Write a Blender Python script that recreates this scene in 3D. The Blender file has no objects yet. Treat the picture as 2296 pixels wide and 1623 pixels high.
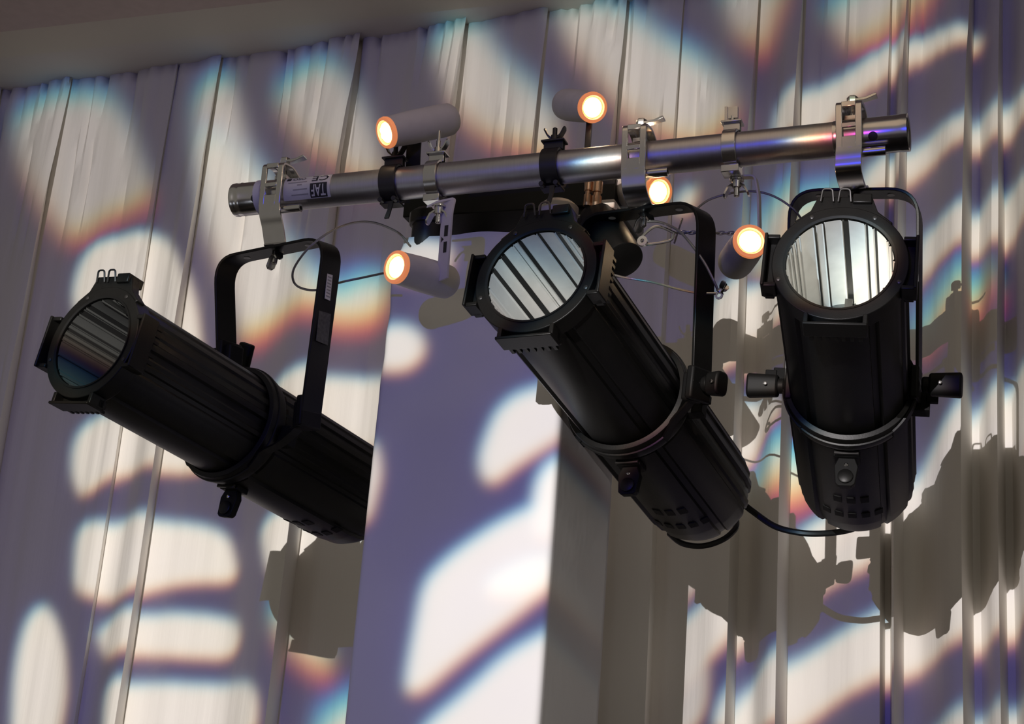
import bpy, bmesh, math, random
import numpy as np
from mathutils import Vector, Matrix

# ------------------------------------------------------------------ camera, world, lamps, exposure
scene = bpy.context.scene
COL = scene.collection
FPX, CX, CY = 4000.0, 1148.0, 811.5
ROLL, PITCH = math.radians(4.5), math.radians(17.3)
EYE = Vector((0, 0, 1.6))
UPC = Vector((math.sin(ROLL) * math.cos(PITCH), math.cos(ROLL) * math.cos(PITCH), math.sin(PITCH)))
FHC = (Vector((0, 0, 1)) - UPC * UPC.z).normalized()
RHC = UPC.cross(FHC)
C2W = Matrix((RHC, FHC, UPC))          # camera axes (right, up, forward) to the room's axes

def W(v):
    return C2W @ Vector(v) + EYE

def C(px, py, d):
    """point of the room on the sight line of (px, py), d metres deep"""
    return W(((px - CX) / FPX * d, -(py - CY) / FPX * d, d))

cam_d = bpy.data.cameras.new('camera')
cam_d.sensor_fit = 'HORIZONTAL'
cam_d.sensor_width = 36.0
cam_d.lens = 36.0 * FPX / 2296.0
cam_d.clip_start = 0.01
cam = bpy.data.objects.new('camera', cam_d)
COL.objects.link(cam)
m = Matrix((C2W @ Vector((1, 0, 0)), C2W @ Vector((0, 1, 0)), C2W @ Vector((0, 0, -1)))).transposed().to_4x4()
m.translation = EYE
cam.matrix_world = m
scene.camera = cam

scene.view_settings.view_transform = 'Standard'
scene.view_settings.look = 'None'
scene.view_settings.gamma = 1.0
scene.view_settings.use_curve_mapping = False
scene.view_settings.exposure = 0.0

world = bpy.data.worlds.new('dim_room')
scene.world = world
world.use_nodes = True
bg = world.node_tree.nodes['Background']
bg.inputs[0].default_value = (0.170, 0.156, 0.133, 1)
bg.inputs[1].default_value = 1.0

GOBO = [
  (0.42, 2, [(-0.2546,0.1276),(-0.2465,0.1358),(-0.2278,0.1384),(-0.2062,0.1362),(-0.1945,0.1217),(-0.1848,0.1032),(-0.1767,0.0874),(-0.1762,0.0767),(-0.1872,0.075),(-0.1991,0.071),(-0.2082,0.0632),(-0.2179,0.0661),(-0.2325,0.0835),(-0.2481,0.1046)]),
  (0.85, 1, [(-0.2087,0.039),(-0.2066,0.0536),(-0.201,0.0616),(-0.1788,0.0646),(-0.1648,0.061),(-0.1554,0.0498),(-0.1464,0.0327),(-0.1399,0.0101),(-0.1379,-0.004),(-0.1691,0.0017),(-0.2043,0.0262)]),
  (0.5, 2, [(-0.1549,0.1005),(-0.1595,0.1248),(-0.1557,0.1376),(-0.1445,0.1386),(-0.1362,0.1181),(-0.128,0.098),(-0.115,0.0821),(-0.1129,0.0652),(-0.1336,0.0586),(-0.1468,0.0742)]),
  (0.75, 2, [(-0.1559,0.1071),(-0.15,0.113),(-0.1324,0.0984),(-0.1147,0.08),(-0.1102,0.0609),(-0.1004,0.0509),(-0.0884,0.0389),(-0.078,0.0302),(-0.0676,0.0394),(-0.0536,0.0325),(-0.055,0.0168),(-0.0732,0.015),(-0.0861,0.0197),(-0.0986,0.0191),(-0.1165,0.0107),(-0.1212,0.0139),(-0.1308,0.0378),(-0.1442,0.0635)]),
  (0.42, 2, [(-0.1171,0.1336),(-0.1005,0.1416),(-0.0866,0.1336),(-0.0761,0.1164),(-0.0678,0.0988),(-0.0615,0.0785),(-0.0721,0.0804),(-0.0858,0.0889),(-0.0998,0.0986),(-0.1098,0.1102),(-0.118,0.1228)]),
  (0.48, 2, [(-0.0437,0.1407),(-0.0355,0.1548),(-0.0248,0.1514),(-0.0106,0.1307),(0.0069,0.1142),(0.016,0.099),(0.0172,0.0827),(0.0052,0.0848),(-0.0073,0.091),(-0.0201,0.0984),(-0.0316,0.1119),(-0.0382,0.1273)]),
  (0.5, 2, [(0.0094,0.1623),(0.0444,0.1496),(0.061,0.1331),(0.0769,0.1242),(0.089,0.1098),(0.0954,0.0932),(0.0883,0.0831),(0.0675,0.085),(0.0516,0.0951),(0.0412,0.1056),(0.0304,0.12),(0.0172,0.1381)]),
  (0.35, 2, [(0.0831,0.1575),(0.1157,0.1534),(0.1071,0.13),(0.1037,0.1203),(0.0997,0.1247),(0.0919,0.1317)]),
  (0.42, 2, [(0.1291,0.1395),(0.14,0.1504),(0.18,0.1494),(0.1587,0.1251),(0.1435,0.1169),(0.1359,0.1267)]),
  (0.6, 1, [(0.1096,0.084),(0.1137,0.0993),(0.1283,0.1037),(0.1409,0.1083),(0.1517,0.115),(0.1642,0.1215),(0.1917,0.1213),(0.1935,0.1123),(0.1767,0.1126),(0.1643,0.1097),(0.1555,0.1028),(0.1448,0.0961),(0.1359,0.0912),(0.1307,0.0839),(0.1217,0.0809),(0.1099,0.0772)]),
  (0.6, 1, [(0.1508,0.0667),(0.1666,0.0729),(0.177,0.0785),(0.1909,0.0801),(0.1944,0.0845),(0.2167,0.0907),(0.2166,0.0776),(0.1978,0.0715),(0.1806,0.0669),(0.1702,0.0622),(0.1633,0.0572),(0.1493,0.0518),(0.1448,0.054)]),
  (0.65, 1, [(0.1688,0.0317),(0.1722,0.0369),(0.1808,0.0399),(0.1944,0.0444),(0.2012,0.0511),(0.2164,0.0535),(0.2163,0.0353),(0.1995,0.0285),(0.1877,0.0257),(0.1707,0.0197),(0.1665,0.0119)]),
  (0.6, 2, [(0.1046,0.0479),(0.1134,0.0557),(0.1241,0.0596),(0.1402,0.061),(0.144,0.0522),(0.1229,0.0408),(0.1198,0.0242),(0.1056,0.0215)]),
  (0.55, 1, [(0.0697,0.0603),(0.0741,0.0658),(0.0799,0.0633),(0.0784,0.0557),(0.0701,0.0525)]),
  (0.7, 1, [(0.0878,0.0115),(0.0966,0.0184),(0.1074,0.0214),(0.1219,0.0167),(0.1224,-0.0016),(0.0886,-0.0051)]),
  (0.75, 1, [(0.0871,-0.0123),(0.1012,-0.0049),(0.1085,-0.009),(0.0999,-0.0166),(0.0885,-0.0215)]),
  (0.75, 1, [(0.089,-0.0341),(0.1021,-0.0258),(0.1163,-0.0291),(0.1219,-0.0391),(0.1099,-0.0447),(0.1083,-0.0499),(0.1015,-0.0549),(0.0906,-0.0484)]),
  (0.85, 2, [(0.1085,-0.0561),(0.1186,-0.0451),(0.1308,-0.0482),(0.1313,-0.0638),(0.1176,-0.0676),(0.1089,-0.0656)]),
  (0.6, 2, [(0.1692,0.0027),(0.181,0.0127),(0.1945,0.0189),(0.1995,0.015),(0.1895,0.0032),(0.1744,-0.0083),(0.1693,-0.0115)]),
  (0.8, 1, [(0.0745,-0.1152),(0.0916,-0.1078),(0.1116,-0.0922),(0.1367,-0.0759),(0.155,-0.0663),(0.1699,-0.06),(0.1781,-0.0476),(0.1929,-0.0337),(0.2027,-0.0273),(0.2175,-0.0212),(0.2171,-0.0584),(0.1897,-0.0741),(0.1555,-0.0948),(0.1373,-0.0998),(0.1124,-0.1131),(0.1027,-0.1246),(0.0894,-0.1352),(0.0744,-0.1442)]),
  (0.9, 1, [(0.1216,-0.084),(0.1282,-0.0757),(0.145,-0.0694),(0.1551,-0.0714),(0.1453,-0.0829),(0.1287,-0.0926)]),
  (0.8, 1, [(0.101,-0.1442),(0.1115,-0.1337),(0.1379,-0.12),(0.1559,-0.1129),(0.1866,-0.0979),(0.217,-0.0799),(0.2167,-0.1153),(0.1947,-0.1238),(0.1724,-0.1308),(0.1579,-0.1363),(0.1385,-0.1442),(0.124,-0.1546),(0.0973,-0.158)]),
  (0.85, 1, [(0.0593,-0.1549),(0.0762,-0.1467),(0.0849,-0.1483),(0.0805,-0.1613),(0.0598,-0.1614)]),
  (0.6, 1, [(0.1632,-0.1607),(0.1869,-0.1497),(0.2164,-0.142),(0.2163,-0.1604)]),
  (0.9, 1, [(-0.1943,-0.0468),(-0.1963,-0.035),(-0.1946,-0.0251),(-0.1835,-0.0186),(-0.159,-0.0218),(-0.1379,-0.0344),(-0.1313,-0.0434),(-0.134,-0.0467),(-0.1619,-0.0451),(-0.1744,-0.0479),(-0.1872,-0.0564)]),
  (1, 1, [(-0.1854,-0.0932),(-0.1878,-0.0722),(-0.1844,-0.0666),(-0.1713,-0.0679),(-0.1609,-0.0653),(-0.1182,-0.07),(-0.1093,-0.0873),(-0.1096,-0.0932),(-0.1274,-0.093),(-0.1458,-0.0951),(-0.1597,-0.1008),(-0.1791,-0.099)]),
  (1, 1, [(-0.0979,-0.0765),(-0.0956,-0.0706),(-0.0838,-0.0676),(-0.0632,-0.0728),(-0.0426,-0.0816),(-0.041,-0.0978),(-0.0844,-0.0955),(-0.0911,-0.0932)]),
  (1, 1, [(-0.1716,-0.1121),(-0.1609,-0.1063),(-0.1277,-0.1054),(-0.1068,-0.1089),(-0.1024,-0.1166),(-0.1047,-0.1248),(-0.1333,-0.1235),(-0.1521,-0.1226),(-0.1621,-0.1254),(-0.1683,-0.1195)]),
  (0.8, 2, [(-0.0869,-0.1078),(-0.0814,-0.1043),(-0.0725,-0.1124),(-0.0656,-0.1205),(-0.0605,-0.1311),(-0.0707,-0.1275),(-0.0814,-0.1204)]),
  (1, 1, [(-0.1607,-0.1468),(-0.1609,-0.1396),(-0.1586,-0.1342),(-0.1236,-0.134),(-0.0952,-0.1362),(-0.0879,-0.1441),(-0.0869,-0.1624),(-0.1582,-0.1628)]),
  (1, 1, [(-0.2043,-0.1631),(-0.2088,-0.1266),(-0.2067,-0.1079),(-0.2005,-0.1001),(-0.1929,-0.1062),(-0.1846,-0.1212),(-0.1801,-0.1414),(-0.1821,-0.163)]),
  (0.9, 2, [(-0.0665,-0.1622),(-0.0645,-0.1467),(-0.0593,-0.1416),(-0.0404,-0.1399),(-0.038,-0.1621)]),
  (0.85, 1, [(-0.1,-0.0196),(-0.1011,-0.0109),(-0.083,-0.0065),(-0.0623,-0.009),(-0.0481,-0.0107),(-0.0449,-0.0411),(-0.0589,-0.0405),(-0.0764,-0.0284),(-0.0938,-0.0199)]),
  (0.59, 1, [(0.0094,-0.0776),(0.0078,-0.0621),(0.0172,-0.059),(0.0264,-0.0637),(0.0285,-0.0723),(0.0218,-0.0784)]),
  (0.62, 1, [(0.0545,-0.1187),(0.0525,-0.1105),(0.0575,-0.0951),(0.0637,-0.0887),(0.0768,-0.085),(0.0917,-0.0855),(0.0926,-0.0985),(0.0801,-0.1071),(0.0659,-0.1157),(0.0594,-0.1215)]),
  (0.68, 1, [(0.0324,-0.1932),(0.0344,-0.1709),(0.0362,-0.1552),(0.0453,-0.1458),(0.064,-0.1333),(0.0941,-0.121),(0.096,-0.1493),(0.0838,-0.1577),(0.0702,-0.1689),(0.0534,-0.1816),(0.0414,-0.1924),(0.0367,-0.195)]),
  (0.68, 1, [(0.0386,-0.2135),(0.041,-0.2052),(0.0531,-0.1952),(0.0679,-0.1807),(0.0833,-0.1723),(0.0971,-0.1661),(0.1002,-0.2122)]),
  (0.56, 1, [(0.0053,-0.1358),(0.002,-0.1061),(0.0122,-0.1038),(0.0159,-0.1147),(0.0151,-0.1229),(0.0129,-0.1342)]),
  (0.5, 1, [(0.0086,-0.0358),(0.0113,-0.0271),(0.0236,-0.026),(0.0346,-0.0293),(0.0358,-0.0425),(0.0165,-0.0433)]),
  (3.6, 1, [(0.1841,-0.0633),(0.2127,-0.0607),(0.2145,-0.0755),(0.207,-0.0897),(0.1854,-0.0918),(0.1793,-0.0788)]),  # added bright patch aimed into the right spotlight's bore to light it
  (1.3, 1, [(0.0837,-0.0694),(0.1125,-0.0669),(0.1135,-0.0836),(0.1047,-0.0942),(0.0861,-0.0946),(0.0806,-0.081)]),  # added patch that lights the middle spotlight's bore
]


def gobo_image():
    """the glass pattern wheel of the effect projector: cut-outs with colour-split edges"""
    n_u, n_v = 1500, 1180
    u0, u1, v0, v1 = -0.30, 0.30, -0.25, 0.222
    du = (u1 - u0) / n_u
    layers = {1: np.zeros((n_v, n_u)), 2: np.zeros((n_v, n_u))}
    for inten, soft, pts in GOBO:
        P = np.array(pts, float)
        for _ in range(2):                       # rounded corners
            Q = np.roll(P, -1, 0)
            P = np.stack([P * .78 + Q * .22, P * .22 + Q * .78], 1).reshape(-1, 2)
        x = (P[:, 0] - u0) / du; y = (P[:, 1] - v0) / du
        xa, xb = int(max(0, x.min() - 1)), int(min(n_u, x.max() + 2))
        ya, yb = int(max(0, y.min() - 1)), int(min(n_v, y.max() + 2))
        if xb <= xa or yb <= ya: continue
        gx, gy = np.meshgrid(np.arange(xa, xb) + .5, np.arange(ya, yb) + .5)
        ins = np.zeros(gx.shape, bool)
        x2, y2 = np.roll(x, -1), np.roll(y, -1)
        for a, b, c, d in zip(x, y, x2, y2):
            if b == d: continue
            ins ^= ((b > gy) != (d > gy)) & (gx < (c - a) * (gy - b) / (d - b) + a)
        L = layers[soft]
        L[ya:yb, xa:xb] = np.maximum(L[ya:yb, xa:xb], ins * inten)
    fu = np.fft.fftfreq(n_u)[None, :]; fv = np.fft.fftfreq(n_v)[:, None]
    F = {k: np.fft.fft2(v) for k, v in layers.items()}
    def blur(k, sig, dx, dy):
        return np.real(np.fft.ifft2(F[k] * np.exp(-2 * (math.pi * sig) ** 2 * (fu ** 2 + fv ** 2))
                                    * np.exp(-2j * math.pi * (fu * dx + fv * dy))))
    out = []
    for sh, wide in ((1.0, .0), (-.15, .0), (-1.0, .15)):   # red, green, blue
        a = blur(1, 5.6, sh * 1.3, -sh * 2.3)
        b = blur(2, 10.5, sh * 4.5, -sh * 12.0)
        c = blur(1, 26, 0, 0) + blur(2, 26, 0, 0)
        out.append(np.maximum(a, b) + wide * np.clip(c, 0, 1))
    r, g, b = [np.clip(o, 0, 4) for o in out]
    # colour of the open glass and of the dark glass between the cut-outs
    gv, gu = np.meshgrid(np.linspace(v0, v1, n_v), np.linspace(u0, u1, n_u), indexing='ij')
    low = np.clip((0.06 - gv) / 0.2, 0, 1)
    R = r * 1.0
    G = g * .94 + .001
    Bc = b * .75 + .046 + .034 * low
    edge = np.clip((0.5 - np.abs(gu / (u1 - u0))) * 30, 0, 1) * np.clip((0.5 - np.abs((gv - (v0 + v1) / 2) / (v1 - v0))) * 30, 0, 1)
    px = np.ones((n_v, n_u, 4), np.float32)
    px[..., 0] = R * edge; px[..., 1] = G * edge; px[..., 2] = Bc * edge
    img = bpy.data.images.new('gobo_pattern', n_u, n_v, float_buffer=True)
    img.colorspace_settings.name = 'Non-Color'
    img.pixels.foreach_set(px.ravel())
    img.update(); img.pack()
    return img, (u0, u1, v0, v1)

LAMP = Vector((-1.128, 1.486, -1.0925))
AIM = Vector(((1150 - CX) / FPX * 3.8, -(811 - CY) / FPX * 3.8, 3.8))
_fw = (AIM - LAMP).normalized(); _rt = UPC.cross(_fw).normalized(); _up = _fw.cross(_rt)
ld = bpy.data.lights.new('effect_projector', 'SPOT')
ld.energy = 1050
ld.shadow_soft_size = 0.004
ld.spot_size = math.radians(46)
ld.spot_blend = 0.1
lamp = bpy.data.objects.new('effect_projector', ld)
COL.objects.link(lamp)
lm = Matrix((C2W @ _rt, C2W @ _up, C2W @ -_fw)).transposed().to_4x4()
lm.translation = W(LAMP)
lamp.matrix_world = lm
img, (u0, u1, v0, v1) = gobo_image()
ld.use_nodes = True
nt = ld.node_tree; nt.nodes.clear()
o_ = nt.nodes.new('ShaderNodeOutputLight'); em = nt.nodes.new('ShaderNodeEmission')
tc = nt.nodes.new('ShaderNodeTexCoord'); sx = nt.nodes.new('ShaderNodeSeparateXYZ')
ti = nt.nodes.new('ShaderNodeTexImage'); ti.image = img; ti.interpolation = 'Linear'; ti.extension = 'EXTEND'
cb = nt.nodes.new('ShaderNodeCombineXYZ')
nt.links.new(tc.outputs['Normal'], sx.inputs[0])
def mth(t, op, a, b=None):
    nd = t.nodes.new('ShaderNodeMath'); nd.operation = op
    for i, v in enumerate((a, b)):
        if v is None: continue
        if isinstance(v, (int, float)): nd.inputs[i].default_value = v
        else: t.links.new(v, nd.inputs[i])
    return nd.outputs[0]
az = mth(nt, 'ABSOLUTE', sx.outputs[2])
SGN = 1.0
for i, (a, b) in enumerate(((u0, u1), (v0, v1))):
    q = mth(nt, 'MULTIPLY', mth(nt, 'DIVIDE', sx.outputs[i], az), SGN)
    nt.links.new(mth(nt, 'DIVIDE', mth(nt, 'SUBTRACT', q, a), b - a), cb.inputs[i])
nt.links.new(cb.outputs[0], ti.inputs[0])
nt.links.new(ti.outputs[0], em.inputs[0])
nt.links.new(em.outputs[0], o_.inputs[0])

def area(name, loc, target, size, energy, color):
    l = bpy.data.lights.new(name, 'AREA'); l.shape = 'SQUARE'; l.size = size; l.energy = energy; l.color = color
    o = bpy.data.objects.new(name, l); COL.objects.link(o)
    d = (Vector(target) - Vector(loc)).normalized()
    o.location = loc; o.rotation_euler = d.to_track_quat('-Z', 'Y').to_euler()
    return o
# added area lights, out of view, that put small glints on the metal
area('glint_fill', (1.3, -1.6, 4.2), (0.2, 2.5, 2.4), 0.35, 3.5, (1, .93, .85))
area('glint_fill_low', (-2.4, 1.0, 0.5), (0.0, 2.6, 2.3), 0.5, 1.5, (.85, .88, 1))

area('warm_wash', C(1250, -900, 2.3), C(450, 850, 2.6), 0.7, 0.6, (1, .68, .42))  # added unseen area light for a warm sheen on the left barrel

# ------------------------------------------------------------------ materials
def mat(name, color, rough=.5, metal=0.0, noise=None, bump=None, emit=None, spec=None, coat=0):
    """noise = (scale, amount, stretch); bump = (scale, strength, stretch)"""
    M = bpy.data.materials.new(name); M.use_nodes = True
    t = M.node_tree; b = t.nodes['Principled BSDF']
    b.inputs['Base Color'].default_value = (*color, 1)
    b.inputs['Roughness'].default_value = rough
    b.inputs['Metallic'].default_value = metal
    if spec is not None: b.inputs['Specular IOR Level'].default_value = spec
    if coat: b.inputs['Coat Weight'].default_value = coat
    if emit:
        b.inputs['Emission Color'].default_value = (*emit[0], 1); b.inputs['Emission Strength'].default_value = emit[1]
    def tex(scale, st):
        c = t.nodes.new('ShaderNodeTexCoord'); mp = t.nodes.new('ShaderNodeMapping'); n = t.nodes.new('ShaderNodeTexNoise')
        mp.inputs['Scale'].default_value = st
        n.inputs['Scale'].default_value = scale; n.inputs['Detail'].default_value = 4
        t.links.new(c.outputs['Object'], mp.inputs[0]); t.links.new(mp.outputs[0], n.inputs['Vector'])
        return n.outputs['Fac']
    nz = noise or (40, .12, (1, 1, 1))
    f = tex(nz[0], nz[2])
    mx = t.nodes.new('ShaderNodeMix'); mx.data_type = 'RGBA'
    t.links.new(f, mx.inputs[0])
    mx.inputs[6].default_value = (*[c * (1 - nz[1]) for c in color], 1)
    mx.inputs[7].default_value = (*[min(1, c * (1 + nz[1])) for c in color], 1)
    t.links.new(mx.outputs[2], b.inputs['Base Color'])
    if bump:
        f = tex(bump[0], bump[2]); bp = t.nodes.new('ShaderNodeBump')
        bp.inputs['Strength'].default_value = bump[1]; bp.inputs['Distance'].default_value = .002
        t.links.new(f, bp.inputs['Height']); t.links.new(bp.outputs[0], b.inputs['Normal'])
    return M

M = dict(
    curtain=mat('curtain_voile', (.80, .77, .72), .85, noise=(3, .05, (1, 1, .3)), bump=(14, .5, (6, 6, .35))),
    cover=mat('stretch_cover', (.78, .77, .76), .75, noise=(6, .04, (1, 1, 1)), bump=(60, .08, (1, 1, 1))),
    ceiling=mat('ceiling_paint', (.60, .55, .50), .9, noise=(4, .06, (1, 1, 1))),
    brown=mat('brown_soffit_paint', (.50, .41, .38), .9),
    black=mat('black_enamel', (.005, .0049, .0047), .42, noise=(60, .3, (1, 1, 1)), spec=.28, bump=(500, .05, (1, 1, 1))),
    black2=mat('black_plastic', (.005, .005, .005), .55, spec=.2),
    dark=mat('dark_steel', (.05, .048, .047), .4, .7),
    alu=mat('aluminium', (.52, .51, .52), .40, 1.0, noise=(25, .1, (30, 1, 1)), bump=(60, .12, (1, 1, 1))),
    chrome=mat('zinc_plated_steel', (.62, .61, .60), .22, 1.0),
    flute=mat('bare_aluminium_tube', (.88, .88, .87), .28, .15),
    groove=mat('shadowed_groove', (.02, .02, .02), .4),  # black colour stands for the shadow inside the flutes
    flute_shaded=mat('shaded_aluminium_tube', (.16, .165, .16), .3, .5),  # darker copy of the bore metal, shade in the left tube put into colour
    lens=mat('lens_glass', (.01, .012, .014), .05, 0, spec=1.0),
    can=mat('pinspot_paint', (.62, .59, .57), .55),
    rim=mat('glowing_trim_ring', (.85, .36, .18), .5, emit=((1.0, .30, .10), .55)),  # slight emission stands in for bulb light in the ring
    bulb=mat('lit_halogen_bulb', (.9, .8, .6), .4, emit=((1.0, .78, .50), 40.0)),
    bulb2=mat('halogen_reflector_facets', (.8, .6, .3), .3, emit=((1.0, .60, .24), 5.5)),
    white=mat('white_plastic', (.72, .70, .68), .5),
    grip=mat('white_painted_bracket', (.66, .62, .62), .45),
    paper=mat('sticker_paper', (.62, .62, .63), .5),
    ink=mat('sticker_ink', (.015, .015, .02), .6),
    grey_ink=mat('sticker_grey_ink', (.30, .30, .31), .6),
    dark_label=mat('dark_label', (.07, .07, .07), .5, noise=(220, .9, (1, 1, 1))),
    wire=mat('steel_cable', (.30, .29, .28), .4, .8, bump=(900, .3, (1, 1, 1))),
    rubber=mat('black_cable', (.01, .01, .01), .45),
    copper=mat('warm_brass_clamp', (.62, .42, .30), .3, 1.0),
    floor=mat('hall_floor', (.12, .10, .09), .6),
)

# ------------------------------------------------------------------ mesh helpers
class MB:
    """collects shapes in room coordinates"""
    def __init__(s): s.v = []; s.f = []
    def add(s, V, F):
        k = len(s.v); s.v += [Vector(p) for p in V]; s.f += [tuple(i + k for i in f) for f in F]; return s
    def box(s, fr, c, size):
        """fr: 4x4 frame; c: centre; size: full extents, in frame axes"""
        c = Vector(c); h = Vector(size) / 2
        V = [fr @ (c + Vector((x * h.x, y * h.y, z * h.z))) for x in (-1, 1) for y in (-1, 1) for z in (-1, 1)]
        return s.add(V, [(0, 1, 3, 2), (4, 6, 7, 5), (0, 4, 5, 1), (2, 3, 7, 6), (0, 2, 6, 4), (1, 5, 7, 3)])
    def prism(s, fr, outline, z0, z1, scale=1.0):
        n = len(outline)
        V = [fr @ Vector((x, y, z0)) for x, y in outline] + [fr @ Vector((x * scale, y * scale, z1)) for x, y in outline]
        F = [tuple(range(n))[::-1], tuple(range(n, 2 * n))] + [(i, (i + 1) % n, n + (i + 1) % n, n + i) for i in range(n)]
        return s.add(V, F)
    def lathe(s, fr, prof, n=40, fn=None, close=False):
        """prof: (r, z) list around the frame's z; fn(theta, r, z) -> r"""
        V, F = [], []
        for r, z in prof:
            for k in range(n):
                t = 2 * math.pi * k / n
                rr = fn(t, r, z) if fn else r
                V.append(fr @ Vector((rr * math.cos(t), rr * math.sin(t), z)))
        L = len(prof)
        for j in range(L - 1 + (1 if close else 0)):
            for k in range(n):
                a = j * n + k; b = j * n + (k + 1) % n; j2 = (j + 1) % L
                F.append((a, b, j2 * n + (k + 1) % n, j2 * n + k))
        if not close:
            if prof[0][0] > 1e-5: F.append(tuple(range(n))[::-1])
            if prof[-1][0] > 1e-5: F.append(tuple((L - 1) * n + k for k in range(n)))
        return s.add(V, F)
    def open_lathe(s, fr, prof, n=40, fn=None):
        k = len(s.f); s.lathe(fr, prof, n, fn)
        caps = (1 if prof[0][0] > 1e-5 else 0) + (1 if prof[-1][0] > 1e-5 else 0)
        if caps: s.f = s.f[:-caps]
        return s
    def tube(s, pts, r, n=10, caps=True):
        pts = [Vector(p) for p in pts]; V, F = [], []
        T = [(pts[min(i + 1, len(pts) - 1)] - pts[max(i - 1, 0)]).normalized() for i in range(len(pts))]
        a = T[0].orthogonal().normalized()
        for i, p in enumerate(pts):
            a = (a - T[i] * a.dot(T[i])).normalized(); b = T[i].cross(a)
            rr = r[i] if isinstance(r, (list, tuple)) else r
            V += [p + (a * math.cos(2 * math.pi * k / n) + b * math.sin(2 * math.pi * k / n)) * rr for k in range(n)]
        for i in range(len(pts) - 1):
            F += [(i * n + k, i * n + (k + 1) % n, (i + 1) * n + (k + 1) % n, (i + 1) * n + k) for k in range(n)]
        if caps: F += [tuple(range(n))[::-1], tuple((len(pts) - 1) * n + k for k in range(n))]
        return s.add(V, F)
    def cyl(s, a, b, r, r2=None, n=24): return s.tube([a, b], [r, r if r2 is None else r2], n)
    def strip(s, pts, wdir, w, t):
        """flat bar of width w (along wdir) and thickness t bent along pts; wdir a vector or one per point"""
        pts = [Vector(p) for p in pts]; V, F = [], []; n = len(pts)
        for i, p in enumerate(pts):
            wd = (wdir[i] if isinstance(wdir, list) else Vector(wdir)).normalized()
            T = (pts[min(i + 1, n - 1)] - pts[max(i - 1, 0)]).normalized()
            if 0 < i < n - 1:
                d1 = (pts[i] - pts[i - 1]).normalized(); d2 = (pts[i + 1] - pts[i]).normalized()
                k = 1 / max(.5, math.sqrt(max(.01, (1 + d1.dot(d2)) / 2)))
            else: k = 1
            nn = T.cross(wd).normalized() * (t / 2 * k)
            ww = w[i] if isinstance(w, (list, tuple)) else w
            V += [p + wd * ww / 2 + nn, p - wd * ww / 2 + nn, p - wd * ww / 2 - nn, p + wd * ww / 2 - nn]
        for i in range(n - 1):
            F += [(i * 4 + k, i * 4 + (k + 1) % 4, i * 4 + 4 + (k + 1) % 4, i * 4 + 4 + k) for k in range(4)]
        F += [(3, 2, 1, 0), tuple((n - 1) * 4 + k for k in range(4))]
        return s.add(V, F)
    def build(s, name, material, parent=None, bevel=0, angle=35, origin=None, flat=False):
        me = bpy.data.meshes.new(name)
        if parent is not None:
            root = parent
            while root.parent: root = root.parent
            inv = root.matrix_world.inverted(); V = [inv @ p for p in s.v]
        else:
            o0 = Vector(origin) if origin is not None else sum(s.v, Vector()) / len(s.v)
            V = [p - o0 for p in s.v]
        me.from_pydata([tuple(p) for p in V], [], s.f)
        bm = bmesh.new(); bm.from_mesh(me)
        bmesh.ops.remove_doubles(bm, verts=bm.verts, dist=1e-6)
        bmesh.ops.recalc_face_normals(bm, faces=bm.faces)
        bm.to_mesh(me); bm.free()
        me.polygons.foreach_set('use_smooth', [not flat] * len(me.polygons))
        if not flat: me.set_sharp_from_angle(angle=math.radians(angle))
        me.materials.append(M[material])
        o = bpy.data.objects.new(name, me); COL.objects.link(o)
        if parent is not None: o.parent = parent
        else: o.location = o0
        if bevel:
            b = o.modifiers.new('bevel', 'BEVEL'); b.width = bevel; b.segments = 2; b.limit_method = 'ANGLE'; b.angle_limit = math.radians(40)
            b.harden_normals = False
        return o

def tag(o, label=None, cat=None, group=None, kind=None):
    if label: o['label'] = label
    if cat: o['category'] = cat
    if group: o['group'] = group
    if kind: o['kind'] = kind
    return o

def frame(org, z, x=None, y=None):
    z = Vector(z).normalized()
    if y is not None:
        y = Vector(y); y = (y - z * y.dot(z)).normalized(); x = y.cross(z)
    else:
        x = Vector(x) if x is not None else z.orthogonal()
        x = (x - z * x.dot(z)).normalized(); y = z.cross(x)
    F_ = Matrix((x, y, z)).transposed().to_4x4(); F_.translation = Vector(org)
    return F_

def thing(name, label, cat, fr, group=None):
    o = bpy.data.objects.new(name, None); COL.objects.link(o)
    o.empty_display_size = .05; o.matrix_world = fr if isinstance(fr, Matrix) else Matrix.Translation(fr)
    bpy.context.view_layer.update()
    return tag(o, label, cat, group)

def smooth_path(P, n=8):
    P = [Vector(p) for p in P]; out = []
    for i in range(len(P) - 1):
        a = P[max(i - 1, 0)]; b = P[i]; c = P[i + 1]; d = P[min(i + 2, len(P) - 1)]
        for k in range(n):
            t = k / n
            out.append(.5 * ((2 * b) + (c - a) * t + (2 * a - 5 * b + 4 * c - d) * t * t + (3 * b - a - 3 * c + d) * t ** 3))
    return out + [P[-1]]

def rounded(points, rad, n=6):
    """polyline with rounded inner corners"""
    P = [Vector(p) for p in points]; out = [P[0]]
    for i in range(1, len(P) - 1):
        a = (P[i - 1] - P[i]).normalized(); b = (P[i + 1] - P[i]).normalized()
        p0, p1 = P[i] + a * rad, P[i] + b * rad
        for k in range(n + 1):
            t = k / n; out.append(p0 * (1 - t) ** 2 + P[i] * 2 * t * (1 - t) + p1 * t * t)
    return out + [P[-1]]

ZUP = Vector((0, 0, 1))

# ------------------------------------------------------------------ setting: ceiling, curtain wall, floor
YAW = .43520236
P0 = C(1900, 1000, 3.309)
DW = Vector((math.cos(YAW), -math.sin(YAW), 0))
NW = Vector((-math.sin(YAW), -math.cos(YAW), 0))           # towards the room
ZC = 3.512
LW = W(LAMP)

def wall_s(px, py):
    D = C(px, py, 1.0) - EYE
    t = (P0 - EYE).dot(NW) / D.dot(NW)
    return (EYE + D * t - P0).dot(DW)

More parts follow.
